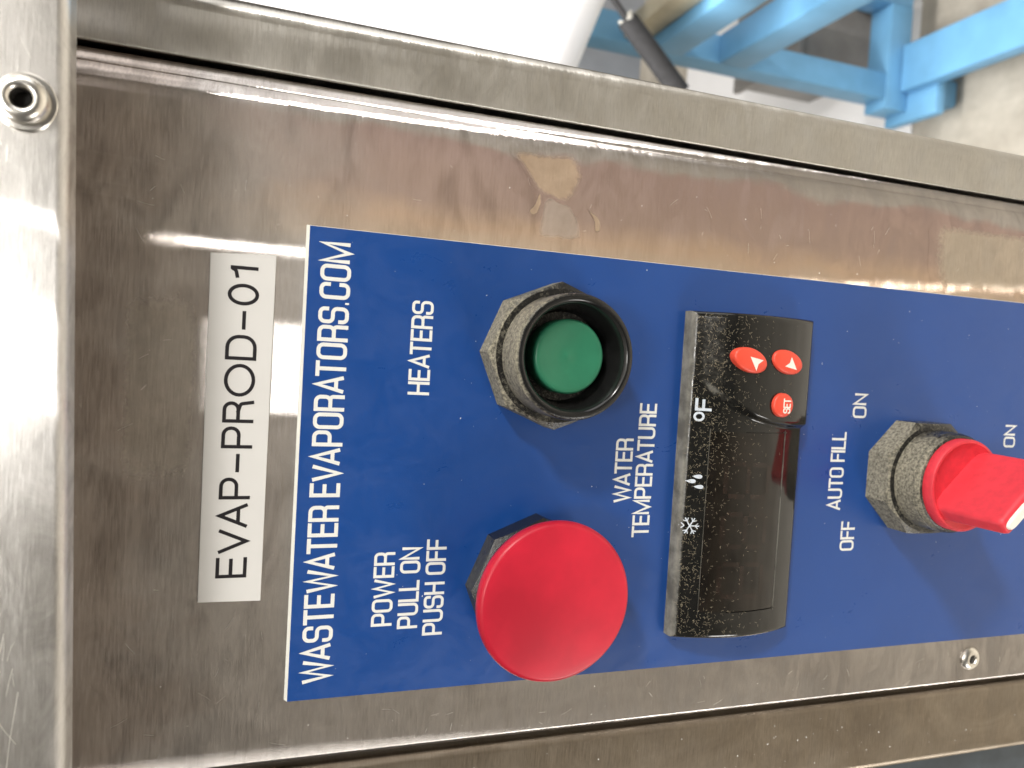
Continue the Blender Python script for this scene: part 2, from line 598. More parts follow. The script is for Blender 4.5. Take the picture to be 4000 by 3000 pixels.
def text(name, s, mat, parent, u0, u1, vb, vc, h, sw, style='sq', gap=.20, space=.34, place=None):
    """one engraved or printed line fitted between u0 and u1, baseline vb, cap line vc (mm)"""
    H = vc - vb
    widths = []
    for ch in s:
        widths.append(space if ch == ' ' else glyph(ch, style)[0])
    gaps = []
    for a, b in zip(s, s[1:]):
        g = gap
        if ' ' in (a, b):
            g = gap * .5
        elif a + b in ('AT', 'TA', 'WA', 'AV', 'VA', 'LT'):
            g = gap * .55
        gaps.append(g)
    hh = H - sw
    total = sum(widths) + sum(gaps)
    sx = (u1 - u0 - sw) / total
    bm = bmesh.new()
    x = u0 + sw / 2
    k = 0
    place = place or (lambda a, b, z: W(a, b, z))
    for i, ch in enumerate(s):
        if ch != ' ':
            for pts, closed in glyph(ch, style)[1]:
                pl = fillet([(px * sx, py * hh, q * min(sx, hh)) for px, py, q in pts], bool(closed))
                pl = [(x + a, vb + sw / 2 + b) for a, b in pl]
                ribbon(bm, pl, bool(closed), sw, h + 0.006 * (k % 3), place, ch in 'DEFHILPRTU')
                k += 1
        x += (widths[i] + (gaps[i] if i < len(gaps) else 0)) * sx
    return finish(bm, name, mat, parent)


def sheet(name, mat, parent, outline, h, height=None, uv=False):
    bm = bmesh.new()
    bm.faces.new([bm.verts.new(W(u, v, height(u, v) if height else h)) for u, v in outline])
    if not height:
        bmesh.ops.triangulate(bm, faces=bm.faces[:])
    return finish(bm, name, mat, parent, uv=uv)


def specks(name, mat, parent, pts, seed=1):
    """tiny flat dust flecks: [(u,v,h,r)]"""
    rnd = random.Random(seed)
    bm = bmesh.new()
    for u, v, h, r in pts:
        a0 = rnd.random() * 6.28
        st = rnd.uniform(1.0, 1.9)
        ring = []
        for k in range(6):
            a = a0 + k * math.pi / 3
            rr = r * rnd.uniform(.7, 1.2)
            x, y = rr * st * math.cos(a - a0), rr * math.sin(a - a0)
            ring.append(bm.verts.new(W(u + x * math.cos(a0) - y * math.sin(a0), v + x * math.sin(a0) + y * math.cos(a0), h)))
        top = bm.verts.new(W(u, v, h + r * 0.6))
        for k in range(6):
            bm.faces.new((ring[k], ring[(k + 1) % 6], top))
    o = finish(bm, name, mat, parent)
    o['kind'] = 'stuff'
    return o


# ================================================================== the cabinet
HP = -1.2                                     # face of the steel door below the face of the blue plate
cab = thing('control_cabinet', 'brushed stainless steel machine cabinet that carries the blue control plate', 'cabinet', (0, -100, -60))

# door: left hem, flat face, rounded right bend, sloping strip to the gap
prof = [(-57.2, -14), (-59.0, -13.6)] + [(-59.0, -6.0)]
prof += arc(-57.9, HP - 1.1, 1.1, 180, 90, 7)
prof += [(-57.6 + 121.6 * i / 30, HP) for i in range(1, 31)]
prof += arc(65.6, HP - 8.6, 8.6, 90, 52, 18)[1:]
prof += [(71.0, -3.08), (71.15, -2.98), (73.4, -3.9), (73.9, -4.6), (73.9, -16)]
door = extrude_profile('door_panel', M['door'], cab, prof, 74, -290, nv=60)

# right-hand rail
prof = [(74.6, -16), (74.6, -3.7)] + arc(75.1, -3.7, 0.5, 180, 90, 5) + [(78.6, -3.0), (82.2, -2.85), (83.0, -2.62), (83.5, -2.6)]
prof += arc(83.6, -6.5, 3.9, 90, 0, 12) + [(87.5, -30), (87.5, -420)]
extrude_profile('frame_rail', M['rail'], cab, prof, 74, -300, nv=40)

# left-hand rail, set lower than the hem of the door
prof = [(-63.0, -16), (-63.0, -8.6)] + arc(-65.0, -8.0, 2.0, 0, 90, 6) + [(-81.2, -6.0)] + arc(-81.2, -8.4, 2.4, 90, 180, 8) + [(-83.6, -15)]
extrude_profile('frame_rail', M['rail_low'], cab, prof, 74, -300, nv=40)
box('inner_liner', M['cab_inner'], cab, -58.5, 74.8, -300, 74, -22, -16.5)
box('skirt_panel', M['blue_grey'], cab, -150, -83.8, -300, 74, -22, -14.5, 1.0)

# top flange: folded sheet standing proud of the door, its lip turned back
def flange():
    bm = bmesh.new()
    cols = []
    for i in range(41):
        u = -150 + 280 * i / 40
        tv = 34.9 + (u - 14) * 0.0265            # the flange is not quite square to the door
        pr = [(tv + 1.4, 18.0), (tv, 18.2), (tv, 22.0)]
        pr += [(tv + 1.6 - 1.6 * math.cos(math.radians(a)), 22.0 + 1.6 * math.sin(math.radians(a))) for a in range(0, 91, 9)]
        pr += [(tv + 6, 23.6 - 3.8 * .17), (tv + 20, 23.6 - 17.8 * .17), (tv + 40, 23.6 - 37.8 * .17), (tv + 60, 23.6 - 57.8 * .17)]
        cols.append([bm.verts.new(W(u, v, h)) for v, h in pr])
    for a, b in zip(cols, cols[1:]):
        for k in range(len(a) - 1):
            bm.faces.new((a[k], a[k + 1], b[k + 1], b[k]))
    return autosmooth(finish(bm, 'flange', M['flange'], cab, uv=True), 40)


fl = flange()
box('cabinet_wall', M['cab_inner'], cab, -150, 130, 60, 74.5, -30, 15.6)

# nut and washer on the flange
nut = lathe('flange_nut', M['nut'], cab, 55.6, 41.4, [(3.3, 23.6), (3.38, 24.4), (3.2, 25.3), (2.75, 25.85), (2.1, 26.1), (1.6, 25.95), (1.3, 25.4), (1.2, 24.2)], 60, 50)
lathe('washer', M['nut'], nut, 55.6, 41.3, [(1.6, 21.65), (1.7, 23.9), (3.9, 23.7), (4.2, 23.4), (4.25, 21.3)], 64)
lathe('bolt_hole', M['bolt_hole'], nut, 55.6, 41.4, [(1.19, 25.5), (1.15, 23.9), (0, 23.9)], 32)

# pop rivet in the lower left corner of the door
riv = lathe('rivet', M['nut'], cab, -52.2, -181.2, [(3.1, HP), (3.05, HP + .35), (2.5, HP + .95), (1.9, HP + 1.15), (1.35, HP + 1.1), (1.15, HP + .8), (1.1, HP - .3)], 48)
lathe('bolt_hole', M['bolt_hole'], riv, -52.2, -181.2, [(1.12, HP + .2), (0, HP + .1)], 24)

# ------------------------------------------------------------------ stains on the door
def blob(pts, k=5):
    out = []
    n = len(pts)
    for i in range(n):
        p0, p1, p2, p3 = (Vector(pts[(i + j - 1) % n]) for j in range(4))
        for s in range(k):
            t = s / k
            q = 0.5 * ((2 * p1) + (-p0 + p2) * t + (2 * p0 - 5 * p1 + 4 * p2 - p3) * t * t + (-p0 + 3 * p1 - 3 * p2 + p3) * t ** 3)
            out.append((q.x + random.uniform(-.08, .08), q.y + random.uniform(-.08, .08)))
    return out


def stain(name, mat, outline, h, inset=0.28):
    """dried film with a ragged edge; 'cover' runs from 0 at the rim to 1 inside"""
    c = Vector((sum(p[0] for p in outline) / len(outline), sum(p[1] for p in outline) / len(outline)))
    bm = bmesh.new()
    rings, cov = [], []
    for k, cv in ((1.0 + inset * .5, 0.0), (1.0 - inset, 0.8), (0.6, 1.0), (0.3, 1.0)):
        rings.append([bm.verts.new(W(c.x + (u - c.x) * k, c.y + (v - c.y) * k, h)) for u, v in outline])
        cov += [cv] * len(outline)
    n = len(outline)
    for a, b in zip(rings, rings[1:]):
        for i in range(n):
            bm.faces.new((a[i], a[(i + 1) % n], b[(i + 1) % n], b[i]))
    mid = bm.verts.new(W(c.x, c.y, h))
    cov.append(1.0)
    for i in range(n):
        bm.faces.new((rings[-1][i], rings[-1][(i + 1) % n], mid))
    o = finish(bm, name, mat, door, uv=True)
    at = o.data.attributes.new('cover', 'FLOAT', 'POINT')
    at.data.foreach_set('value', cov)
    return o


M['stain_tan'] = steel('dried_tan_drip', tint=True, stain=((0.80, 0.62, 0.46), 0.85))
M['stain_grey'] = steel('dried_grey_film', tint=True, stain=((0.66, 0.56, 0.49), 0.8))
M['scuff'] = steel('scuffed_film', tint=True, stain=((0.68, 0.60, 0.49), 0.8))
M['residue'] = steel('tape_residue', tint=True, stain=((0.60, 0.54, 0.47), 0.6))
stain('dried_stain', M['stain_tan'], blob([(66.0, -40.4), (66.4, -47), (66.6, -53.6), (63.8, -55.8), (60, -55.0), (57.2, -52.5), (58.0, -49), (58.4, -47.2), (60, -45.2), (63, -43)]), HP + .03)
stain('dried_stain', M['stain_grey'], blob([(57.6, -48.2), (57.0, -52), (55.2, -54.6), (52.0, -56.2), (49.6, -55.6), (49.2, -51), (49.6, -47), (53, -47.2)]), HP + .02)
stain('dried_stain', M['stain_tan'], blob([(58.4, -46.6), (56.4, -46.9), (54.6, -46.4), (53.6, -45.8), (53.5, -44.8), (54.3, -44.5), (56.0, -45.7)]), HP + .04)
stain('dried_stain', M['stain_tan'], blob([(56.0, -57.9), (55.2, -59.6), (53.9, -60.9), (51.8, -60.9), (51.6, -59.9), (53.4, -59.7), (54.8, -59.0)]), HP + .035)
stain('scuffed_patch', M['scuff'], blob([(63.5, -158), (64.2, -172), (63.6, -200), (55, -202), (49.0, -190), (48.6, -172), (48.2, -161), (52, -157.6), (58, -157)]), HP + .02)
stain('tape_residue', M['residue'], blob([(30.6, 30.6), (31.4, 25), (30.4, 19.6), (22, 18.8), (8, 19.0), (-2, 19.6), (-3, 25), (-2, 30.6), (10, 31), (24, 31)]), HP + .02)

rnd = random.Random(3)
pts = []
for _ in range(150):
    u, v = rnd.uniform(-57, 66), rnd.uniform(-230, 30)
    if -47 < u < 47 and v < 1.5 or (-27 < u < 42 and 4 < v < 19):
        continue
    pts.append((u, v, HP, rnd.choice((.05, .06, .08, .12))))
specks('dust_specks', M['speck'], cab, pts)
pts = [(rnd.uniform(-79, -66), rnd.uniform(-230, -20), -5.98, rnd.choice((.07, .1, .16))) for _ in range(60)]
pts += [(rnd.uniform(76, 83), rnd.uniform(-230, 20), -2.95, rnd.choice((.05, .08))) for _ in range(40)]
pts += [(rnd.uniform(-60, 72), rnd.uniform(39, 52), 22.6, rnd.choice((.05, .08, .1))) for _ in range(60)]
specks('dust_specks', M['speck'], cab, pts, 2)


# fine handling scratches
M['scratch'] = plain('scratch_metal', (0.82, 0.80, 0.75), 0.35, 1.0, .1, 500)


def scratches(name, parent, items):
    bm = bmesh.new()
    for u, v, a, L, w, place in items:
        bend = rnd.uniform(-.25, .25)
        pts = [(u, v)]
        for _ in range(4):
            a += bend * .4
            pts.append((pts[-1][0] + L / 4 * math.cos(a), pts[-1][1] + L / 4 * math.sin(a)))
        ribbon(bm, pts, False, w, rnd.uniform(.012, .03), place)
    o = finish(bm, name, M['scratch'], parent)
    o['kind'] = 'stuff'


on_door = lambda u, v, z: W(u, v, HP + z)
on_flange = lambda u, v, z: W(u, v, 23.6 - 0.17 * max(0, v - 34.9 - (u - 14) * 0.0265 - 2.2) + z)
its = []
while len(its) < 90:
    u, v = rnd.uniform(-57, 62), rnd.uniform(-215, 32)
    if -50 < u < 50 and v < 5 or (-30 < u < 45 and 1 < v < 22):
        continue
    its.append((u, v, rnd.gauss(0, .5) + rnd.choice((0, math.pi / 2, 0)), rnd.uniform(.5, 3.0), rnd.uniform(.025, .06), on_door))
scratches('scratches', cab, its)
its = [(rnd.uniform(-62, 70), rnd.uniform(39.5, 50), rnd.gauss(.2, .5), rnd.uniform(.6, 4.5), rnd.uniform(.03, .07), on_flange) for _ in range(40)]
its += [(-60, 41.6, .05, 30, .12, on_flange), (-30, 44.5, -.5, 9, .1, on_flange), (-38, 40, .75, 11, .09, on_flange)]
scratches('scratches', cab, its)

# ================================================================== blue name plate
plate = thing('name_plate', 'blue engraved control plate with white lettering on the steel door', 'name plate', (0, 0, HP))


def plate_mesh():
    bm = bmesh.new()
    u0, u1, v0, v1 = -46.1, 46.1, -235, 0.0
    a = [bm.verts.new(W(u, v, h)) for (u, v, h) in [(u0 - .1, v0, HP + .01), (u1 + .25, v0, HP + .01), (u1 + .25, v1 + .55, HP + .01), (u0 - .1, v1 + .55, HP + .01)]]
    b = [bm.verts.new(W(u, v, h)) for (u, v, h) in [(u0, v0, 0), (u1, v0, 0), (u1, v1, 0), (u0, v1, 0)]]
    for i in range(4):
        bm.faces.new((a[i], a[(i + 1) % 4], b[(i + 1) % 4], b[i]))
    return bm, b


bm, b = plate_mesh()
finish(bm, 'plate_edge', M['white_core'], plate)
bm = bmesh.new()
bm.faces.new([bm.verts.new(W(*p)) for p in [(-46.1, -235, 0.0), (46.1, -235, 0.0), (46.1, 0, 0.0), (-46.1, 0, 0.0)]])
finish(bm, 'plate_face', M['blue'], plate)
ZT = 0.02
text('lettering', 'WASTEWATER EVAPORATORS.COM', M['letter'], plate, -42.9, 43.5, -8.1, -2.3, ZT, .74, gap=.22, space=.30)
text('lettering', 'POWER', M['letter'], plate, -32.3, -17.2, -19.7, -15.5, ZT, .58)
text('lettering', 'PULL ON', M['letter'], plate, -33.1, -16.3, -25.0, -20.8, ZT, .58)
text('lettering', 'PUSH OFF', M['letter'], plate, -34.8, -14.8, -30.3, -26.1, ZT, .58)
text('lettering', 'HEATERS', M['letter'], plate, 14.7, 33.6, -24.8, -20.4, ZT, .58)
text('lettering', 'WATER', M['letter'], plate, -7.6, 6.8, -72.0, -67.7, ZT, .58)
text('lettering', 'TEMPERATURE', M['letter'], plate, -15.5, 14.8, -77.35, -73.0, ZT, .58)
text('lettering', 'AUTO FILL', M['letter'], plate, -10.1, 9.6, -131.5, -127.1, ZT, .58)
text('lettering', 'OFF', M['letter'], plate, -20.4, -12.9, -136.4, -132.0, ZT, .58)
text('lettering', 'ON', M['letter'], plate, 13.2, 19.4, -137.2, -132.9, ZT, .58)
text('lettering', 'ON', M['letter'], plate, 6.6, 12.8, -189.7, -185.4, ZT, .58)
pts = []
for _ in range(140):
    u, v = rnd.uniform(-45, 45), rnd.uniform(-230, -1)
    pts.append((u, v, 0.0, rnd.choice((.04, .05, .05, .07, .10))))
specks('dust_specks', M['speck'], plate, pts, 5)

# ================================================================== label tape
st = thing('asset_label', 'white tape label reading EVAP-PROD-01 above the blue plate', 'label', (6, 11, HP))
bm = bmesh.new()
lo = [bm.verts.new(W(u, v, HP + .01)) for u, v in [(-26.2, 5.75), (40.0, 5.75), (39.4, 17.35), (-26.0, 17.0)]]
hi = [bm.verts.new(W(u, v, HP + .22)) for u, v in [(-26.12, 5.83), (39.92, 5.83), (39.32, 17.27), (-25.92, 16.92)]]
for i in range(4):
    bm.faces.new((lo[i], lo[(i + 1) % 4], hi[(i + 1) % 4], hi[i]))
bm.faces.new(hi)
finish(bm, 'tape', M['sticker'], st)
text('lettering', 'EVAP-PROD-01', M['ink'], st, -21.5, 37.4, 8.55, 14.1, HP + .24, .66, 'round', gap=.24)

# ================================================================== green push button
pb = thing('push_button', 'black shrouded push button with a green cap under HEATERS', 'push button', (24.2, -50.2, 0))
C = (24.2, -50.2)
poly_nut('lock_nut', M['nut_black'], pb, *C, 15.3, 0.02, 6.4, 8, math.radians(0))
lathe('collar', M['collar_black'], pb, *C, [(12.3, 6.0), (12.55, 6.6), (12.5, 13.4)] + [(11.9 + .6 * math.cos(math.radians(a)), 13.9 + .9 * math.sin(math.radians(a))) for a in range(0, 91, 15)], 96)
lathe('shroud_rim', M['black_gloss'], pb, *C, [(11.9, 14.8), (11.4, 15.0), (10.9, 14.75), (10.5, 14.1), (10.2, 12.5), (9.7, 9), (9.2, 6.5), (8.6, 6.0), (7.6, 5.9)], 96, 60)
lathe('button_cap', M['green'], pb, *C, [(7.5, 5.5), (7.5, 10.4)] + [(6.9 + .6 * math.cos(math.radians(a)), 10.7 + .8 * math.sin(math.radians(a))) for a in range(0, 91, 15)] + [(6.2, 11.45), (4.5, 11.0), (2.5, 10.65), (.9, 10.5), (.5, 10.62), (0, 10.65)], 72, 60)

# ================================================================== red mushroom button
sb = thing('stop_button', 'large red mushroom power button beside POWER PULL ON PUSH OFF', 'push button', (-24.6, -49.6, 0))
C = (-24.6, -49.6)
poly_nut('lock_nut', M['nut_clean'], sb, *C, 14.9, 0.02, 5.4, 8, math.radians(0))
lathe('neck', M['black_gloss'], sb, *C, [(8, 5.0), (8, 11.0)], 48)
lathe('mushroom_head', M['red'], sb, *C, [(7, 10.4), (14.9, 10.5), (15.7, 10.8)] + [(15.0 + 1.2 * math.cos(math.radians(a)), 12.6 + 1.7 * math.sin(math.radians(a))) for a in range(-40, 91, 13)] + [(13.2, 14.45), (10, 14.7), (6, 14.9), (3, 15.0), (0, 15.02)], 128, 60)

# ================================================================== selector switch
ss = thing('selector_switch', 'dusty black selector switch with a red knob turned towards OFF', 'selector switch', (-0.9, -152.8, 0))
C = (-0.9, -152.8)
poly_nut('lock_nut', M['nut_black'], ss, *C, 15.0, 0.02, 7.0, 8, math.radians(22.5))
lathe('collar', M['collar_black'], ss, *C, [(12.0, 6.6), (12.3, 7.1), (12.25, 12.4), (12.0, 12.6), (12.15, 12.9), (12.1, 13.4), (11.7, 14.1), (11.2, 14.3), (10.4, 13.6), (9, 13.4)], 96)
kn = lathe('knob_flange', M['red_knob'], ss, *C, [(9.5, 13.0), (10.9, 13.2), (11.1, 13.8), (11.1, 16.3), (10.8, 16.75), (10.3, 16.8), (9.6, 16.3), (8.4, 15.6), (6, 15.3), (0, 15.3)], 96, 40)


def handle():
    ang = math.radians(-46.8)                    # along the bar, -u end first
    d = Vector((math.cos(ang), math.sin(ang)))
    nrm = Vector((-d.y, d.x))
    bm = bmesh.new()
    secs = []
    Lh, T = 10.0, 2.45
    out = []
    # rounded rectangle in plan
    for sx, sy, a0 in ((1, 1, 0), (-1, 1, 90), (-1, -1, 180), (1, -1, 270)):
        for k in range(6):
            a = math.radians(a0 + 90 * k / 5)
            out.append((sx * (Lh - 1.3) + 1.3 * math.cos(a), sy * (T - 1.3) + 1.3 * math.sin(a)))
    for h, inset in ((15.2, -.3), (16.2, 0), (31.2, .25), (32.0, .45), (32.5, 1.0)):
        ring = []
        for x, y in out:
            kx = (Lh - inset) / Lh
            ky = (T - inset) / T
            p = Vector(C) + d * x * kx + nrm * y * ky
            ring.append(bm.verts.new(W(p.x, p.y, h)))
        secs.append(ring)
    n = len(out)
    for a, b in zip(secs, secs[1:]):
        for i in range(n):
            bm.faces.new((a[i], a[(i + 1) % n], b[(i + 1) % n], b[i]))
    bm.faces.new(secs[-1])
    autosmooth(finish(bm, 'knob_handle', M['red_knob'], ss), 50)
    # white pointer let into the top of the handle at its OFF end
    bm = bmesh.new()
    rings = []
    for h, k in ((31.9, 1.0), (32.9, 1.0), (33.2, .8)):
        ring = []
        for i in range(24):
            a = 2 * math.pi * i / 24
            x = -5.0 + (4.1 * math.copysign(abs(math.cos(a)) ** .5, math.cos(a)))* (1 if k == 1 else .95)
            y = 1.15 * math.copysign(abs(math.sin(a)) ** .7, math.sin(a)) * k
            p = Vector(C) + d * x + nrm * y
            ring.append(bm.verts.new(W(p.x, p.y, h)))
        rings.append(ring)
    for a, b in zip(rings, rings[1:]):
        for i in range(24):
            bm.faces.new((a[i], a[(i + 1) % 24], b[(i + 1) % 24], b[i]))
    bm.faces.new(rings[-1])
    autosmooth(finish(bm, 'pointer', M['white_mark'], ss), 50)


handle()

# ================================================================== temperature controller
tc = thing('temperature_controller', 'glossy black temperature controller with dark display and three red keys', 'controller', (-0.9, -99, 0))
U0, U1, V0, V1 = -37.9, 36.1, -83.0, -115.2
wave = [(-83, 21.5), (-86, 19.7), (-88.6, 17.2), (-93.7, 14.3), (-98.2, 12.3), (-102.7, 11.1), (-107.9, 10.4), (-116, 10.3)]


def wave_u(v):
    for (va, ua), (vb, ub) in zip(wave, wave[1:]):
        if vb <= v <= va:
            t = (va - v) / (va - vb)
            return ua + (ub - ua) * t
    return wave[-1][1]


def sst(x):
    x = max(0, min(1, x))
    return x * x * (3 - 2 * x)


WU0, WU1, WV0, WV1 = -31.6, 9.4, -88.3, -108.3


def hgt(u, v, groove=True):
    s = (V0 - v) / (V0 - V1)
    h = 3.4 + 3.4 * (1 - (2 * s - 1) ** 2) - 0.4 * s
    h += 1.7 * sst((u - wave_u(v)) / 1.5) * sst((-83.5 - v) / 9)
    e = min(u - U0, U1 - u, (V0 - v) * .8, v - V1)
    if e < 1.0:
        h -= 1.0 - math.sqrt(max(0, 1 - (1 - max(e, 0)) ** 2))
    return h


def breaks(br, step):
    out = []
    for a, b in zip(br, br[1:]):
        n = max(1, round(abs(b - a) / step))
        out += [a + (b - a) * i / n for i in range(n)]
    return out + [br[-1]]


us = breaks([U0, U0 + .08, U0 + .3, U0 + .6, U0 + 1, WU0 - .25, WU0 - .22, WU0 - .03, WU0, WU1, WU1 + .03, WU1 + .26, WU1 + .3, U1 - 1, U1 - .6, U1 - .3, U1 - .08, U1], .33)
vs = breaks([V0, V0 - .1, V0 - .35, V0 - .75, V0 - 1.25, WV0 + .10, WV0 + .08, WV0 + .02, WV0, WV1, WV1 - .04, WV1 - .42, WV1 - .46, V1 + 1, V1 + .6, V1 + .3, V1 + .08, V1], .33)


def in_groove(u, v):
    if not (WU0 - .26 < u < WU1 + .31 and WV1 - .47 < v < WV0 + .11):
        return 0
    d = 0
    if WU0 - .225 < u < WU0 - .025 and v < -95:
        d = .5
    if WU1 + .025 < u < WU1 + .27 and v < -97:
        d = .6
    if WV1 - .425 < v < WV1 - .035:
        d = .8
    if WV0 + .015 < v < WV0 + .085:
        d = .15
    return d


bm1, bm2 = bmesh.new(), bmesh.new()
g1, g2 = {}, {}


def gv(bm, g, i, j):
    if (i, j) not in g:
        g[(i, j)] = bm.verts.new(W(us[i], vs[j], hgt(us[i], vs[j]) - in_groove(us[i], vs[j])))
    return g[(i, j)]


for i in range(len(us) - 1):
    for j in range(len(vs) - 1):
        cu, cv = (us[i] + us[i + 1]) / 2, (vs[j] + vs[j + 1]) / 2
        inside = WU0 < cu < WU1 and WV1 < cv < WV0
        bm, g = (bm2, g2) if inside else (bm1, g1)
        bm.faces.new([gv(bm, g, *q) for q in ((i, j), (i + 1, j), (i + 1, j + 1), (i, j + 1))])
ni, nj = len(us) - 1, len(vs) - 1
loop = [(i, 0) for i in range(ni)] + [(ni, j) for j in range(nj)] + [(i, nj) for i in range(ni, 0, -1)] + [(0, j) for j in range(nj, 0, -1)]
low = {q: bm1.verts.new(W(us[q[0]], vs[q[1]], 0.01)) for q in loop}
for a, b in zip(loop, loop[1:] + loop[:1]):
    bm1.faces.new((g1[a], g1[b], low[b], low[a]))
house = autosmooth(finish(bm1, 'housing', M['housing'], tc), 40)
autosmooth(finish(bm2, 'display_window', M['window'], tc), 40)


# faint unlit digits behind the window
bm = bmesh.new()
for c0 in (-27.5, -16.0, -4.5):
    A, B, Cc = -92.6, -98.3, -104.0
    gl = lambda x, y, z: W(x, y, hgt(x, y) + .02)
    for p in (((0, A), (6.4, A)), ((0, B), (6.4, B)), ((0, Cc), (6.4, Cc)), ((-.5, A - .8), (-.7, B + .8)), ((6.9, A - .8), (6.7, B + .8)), ((-.7, B - .8), (-.9, Cc + .8)), ((6.7, B - .8), (6.5, Cc + .8))):
        a_, b_ = Vector((c0 + p[0][0], p[0][1])), Vector((c0 + p[1][0], p[1][1]))
        ribbon(bm, [tuple(a_.lerp(b_, t / 5)) for t in range(6)], False, 1.05, 0, gl)
finish(bm, 'unlit_digits', M['digit'], tc)


def key(cu, cv, a, b, rot):
    h0 = hgt(cu, cv)
    return lathe('key', M['red_key'], tc, cu, cv, [(1.0, h0 - 1.0), (1.0, h0 + .75), (.96, h0 + 1.0), (.86, h0 + 1.2), (.5, h0 + 1.32), (0, h0 + 1.36)], 48, 60, a, b, rot), h0 + 1.36


def arrow(parent, cu, cv, h, rot, s=1.0):
    tip, w = 1.75 * s, 1.15 * s
    pts = [(tip, 0), (-.75 * s, w), (-.35 * s, .0), (-.75 * s, -w)]
    bm = bmesh.new()
    c, sn = math.cos(rot), math.sin(rot)
    vsx = [bm.verts.new(W(cu + x * c - y * sn, cv + x * sn + y * c, h + .02)) for x, y in pts]
    bm.faces.new((vsx[0], vsx[1], vsx[2]))
    bm.faces.new((vsx[0], vsx[2], vsx[3]))
    return finish(bm, 'arrow_mark', M['white_mark'], parent)


k1, h1 = key(25.8, -94.9, 4.5, 2.65, math.radians(-106))
arrow(k1, 25.3, -96.2, h1, math.radians(55), 1.3)
k2, h2 = key(25.9, -105.1, 4.2, 2.6, math.radians(-106))
arrow(k2, 25.5, -105.6, h2, math.radians(-126), 1.2)
k3, h3 = key(16.1, -104.6, 2.75, 2.75, 0)
text('lettering', 'SET', M['white_mark'], k3, 14.3, 17.7, -106.3, -104.3, h3 + .02, .32)

# printed marks along the upper edge of the face
fh = lambda a, b, z: W(a, b, hgt(a, b) + .04 + (z % .02))
text('lettering', 'F', M['icon'], tc, 13.9, 16.7, -88.2, -84.6, 0, .62, place=fh)
bm = bmesh.new()
ribbon(bm, [(12.6 + .85 * math.cos(2 * math.pi * i / 20), -85.6 + .95 * math.sin(2 * math.pi * i / 20)) for i in range(20)], True, .5, 0, fh)
finish(bm, 'degree_mark', M['icon'], tc)
bm = bmesh.new()
for cu, cv in ((-2.0, -84.75), (-.9, -86.1), (-3.2, -86.5)):
    ring = []
    for i in range(18):
        a = 2 * math.pi * i / 18
        x, y = .62 * math.sin(a) * math.sin(a / 2) ** 1.2, 1.1 * math.cos(a)
        ring.append(bm.verts.new(fh(cu + x, cv + y, 0)))
    bm.faces.new(ring)
finish(bm, 'drops_icon', M['icon'], tc)
bm = bmesh.new()
cu, cv = -12.1, -85.2
for k in range(6):
    a = math.radians(60 * k + 30)
    d, q = Vector((math.cos(a), math.sin(a))), Vector((-math.sin(a), math.cos(a)))
    c0 = Vector((cu, cv))
    ribbon(bm, [tuple(c0), tuple(c0 + d * 2.05)], False, .26, .004 * (k % 3), fh)
    for s in (-1, 1):
        ribbon(bm, [tuple(c0 + d * 1.15), tuple(c0 + d * 1.75 + q * s * .6)], False, .2, .012 + .003 * s, fh)
finish(bm, 'snowflake_icon', M['icon'], tc)

# lint and dust clinging to the face
rnd = random.Random(11)
bm = bmesh.new()
cnt = 0
while cnt < 1500:
    u, v = rnd.uniform(U0 + .5, U1 - .5), V0 - abs(rnd.gauss(0, 7.5)) - .6
    if v < V1 + 1:
        continue
    dens = .25 + .75 * sst((u + 8) / 22) if v < -87 else .7
    if u < -31:
        dens = .8
    if rnd.random() > dens:
        continue
    cnt += 1
    a = rnd.random() * 6.28
    L = rnd.uniform(.15, .75)
    w = rnd.uniform(.012, .034)
    pts = [(u, v)]
    for _ in range(2):
        a += rnd.uniform(-.9, .9)
        pts.append((pts[-1][0] + L / 2 * math.cos(a), pts[-1][1] + L / 2 * math.sin(a)))
    ribbon(bm, pts, False, w * 2, .02 + rnd.random() * .08, lambda x, y, z: W(x, y, hgt(x, y) + z))
o = finish(bm, 'dust_fibres', M['lint'], tc)
o['kind'] = 'stuff'

# ================================================================== background
def structure(o):
    o['kind'] = 'structure'
    return o


m = NT('concrete_floor_mat')
f1 = m.noise(m.coord(), 6.0, 8, 0.65)
f2 = m.noise(m.coord(), 40, 6, 0.6)
m.set(Base_Color=m.mix(m.ramp(f1, [(.3, 0), (.7, 1)]), (0.31, 0.28, 0.235), m.mix(f2, (0.49, 0.455, 0.385), (0.59, 0.555, 0.49))), Roughness=m.maprange(f1, .3, .7, .35, .6), Normal=m.bump(f2, .1, .002))
M['floor'] = m.m
bm = bmesh.new()
bm.faces.new([bm.verts.new(Vector(p)) for p in ((-8, -8, -1.46), (8, -8, -1.46), (8, 12, -1.46), (-8, 12, -1.46))])
structure(finish(bm, 'floor', M['floor']))

bm = bmesh.new()
bm.faces.new([bm.verts.new(Vector(p)) for p in ((-8, -8, 2.4), (8, -8, 2.4), (8, 12, 2.4), (-8, 12, 2.4))])
M['ceiling'] = plain('white_ceiling_paint', (0.78, 0.77, 0.74), .8, 0, .05, 2)
structure(finish(bm, 'ceiling', M['ceiling']))

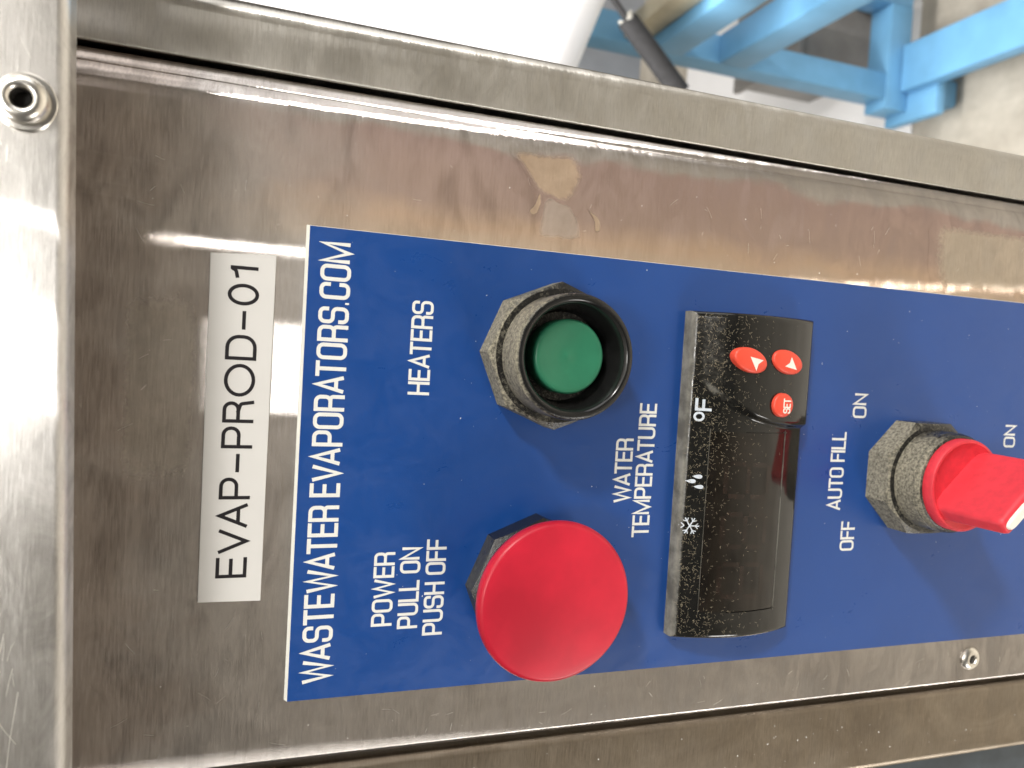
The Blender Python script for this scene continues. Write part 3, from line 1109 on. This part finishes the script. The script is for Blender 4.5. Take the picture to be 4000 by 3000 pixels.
M['blue_paint'] = plain('sky_blue_paint', (0.16, 0.39, 0.63), .45, 0, .10, 14, .05)
M['tank'] = plain('white_tank_plastic', (0.86, 0.86, 0.90), .4, 0, .02, 5)
M['foam'] = plain('black_foam', (0.02, 0.02, 0.022), .8, 0, .3, 120, .3)
M['frayed'] = plain('torn_white_foam', (0.45, 0.44, 0.40), .9)
M['grey_sheet'] = plain('grey_sheet_metal', (0.36, 0.38, 0.42), .45, 0.3, .12, 10)
M['batten'] = plain('pale_wood', (0.50, 0.45, 0.33), .6, 0, .15, 30)
M['crate'] = plain('grey_crate_plastic', (0.30, 0.29, 0.28), .5, 0, .2, 12)
M['dark_bits'] = plain('dark_machine_paint', (0.035, 0.03, 0.025), .5, 0, .4, 20)
M['paper'] = plain('white_board', (0.85, 0.85, 0.86), .5, 0, .02, 6)

fr = thing('steel_frame', 'sky blue welded square tube frame standing on the floor behind the cabinet', 'frame', (640, -1460, -1200))
bp = M['blue_paint']
box('post', bp, fr, 640, 697, -1301, -380, -1256, -1200, 3)
box('rail', bp, fr, 620, 850, -1363, -1302, -1260, -1198, 3)
box('rail', bp, fr, 637, 697, -932, -866, -1198, -560, 3)
box('rail', bp, fr, 617, 677, -756, -692, -1160, -480, 3)
box('rail', bp, fr, 660, 762, -1374, -1338, -1196, -500, 3)
box('post', bp, fr, 850, 910, -1363, -500, -1262, -1200, 3)
box('foot_plate', bp, fr, 598, 704, -1392, -1364, -1262, -1120, 6)
lathe_foot = box('levelling_foot', bp, fr, 630, 690, -1458, -1392, -1230, -1150, 8)

tk = box('plastic_tank', M['tank'], None, 100, 760, -474, 700, -1250, -930, 50, 8)
pv = Matrix.Translation(W(516, -479, -930))
tk.matrix_world = pv @ Matrix.Rotation(math.radians(20), 4, 'Y') @ pv.inverted()
tag(tk, 'large white plastic tank with a rounded lower edge behind the cabinet', 'tank')


def tube(name, mat, parent, p0, p1, r, seg=24, jag=0):
    a, b = W(*p0), W(*p1)
    d = (b - a).normalized()
    x = d.orthogonal().normalized()
    y = d.cross(x)
    bm = bmesh.new()
    rr = random.Random(4)
    rings = []
    for t in (0, .33, .66, 1):
        ring = []
        for i in range(seg):
            q = 2 * math.pi * i / seg
            off = d * (rr.uniform(-1, 1) * jag * MM if t == 0 else 0)
            ring.append(bm.verts.new(a.lerp(b, t) + off + (x * math.cos(q) + y * math.sin(q)) * r * MM))
        rings.append(ring)
    for p, q in zip(rings, rings[1:]):
        for i in range(seg):
            bm.faces.new((p[i], p[(i + 1) % seg], q[(i + 1) % seg], q[i]))
    bm.faces.new(rings[0])
    bm.faces.new(rings[-1])
    return autosmooth(finish(bm, name, mat, parent), 50)


fb = thing('padded_bar', 'black foam sleeved bar with a torn white end by the blue frame', 'bar', (450, -500, -850))
tube('foam_sleeve', M['foam'], fb, (512, -484, -850), (425, -578, -850), 15, jag=5)
tube('torn_end', M['frayed'], fb, (515, -481, -850), (509, -487, -850), 12, jag=6)
tube('rod', M['foam'], fb, (575, -420, -850), (512, -484, -850), 5)

gb = box('sheet_board', M['grey_sheet'], None, 700, 1500, -900, -380, -1640, -1600, 4)
tag(gb, 'grey sheet board standing behind the upper rails of the blue frame', 'board')
wb = box('wooden_batten', M['batten'], None, 640, 672, -690, -640, -1180, -480, 2)
tag(wb, 'pale wooden batten lying along the upper blue rail', 'batten')
cr = thing('storage_crate', 'grey plastic crate on the floor inside the blue frame', 'crate', (900, -1460, -1480))
box('crate_body', M['crate'], cr, 780, 1060, -1459, -1230, -1640, -1400, 10)
box('crate_lid', M['crate'], cr, 770, 1070, -1229, -1210, -1650, -1390, 5)
mc = thing('machine_base', 'dark machine base on the floor to the right of the blue frame post', 'machine', (1050, -1460, -1300))
box('base_block', M['dark_bits'], mc, 930, 1300, -1459, -1380, -1500, -1000, 8)
box('top_plate', M['crate'], mc, 960, 1280, -1379, -1350, -1480, -1100, 4)
sh = box('white_sheet', M['paper'], None, 560, 2200, -1459.5, -1452, -2300, -1268, 2)
tag(sh, 'white board lying flat on the concrete floor beneath the blue frame', 'board')
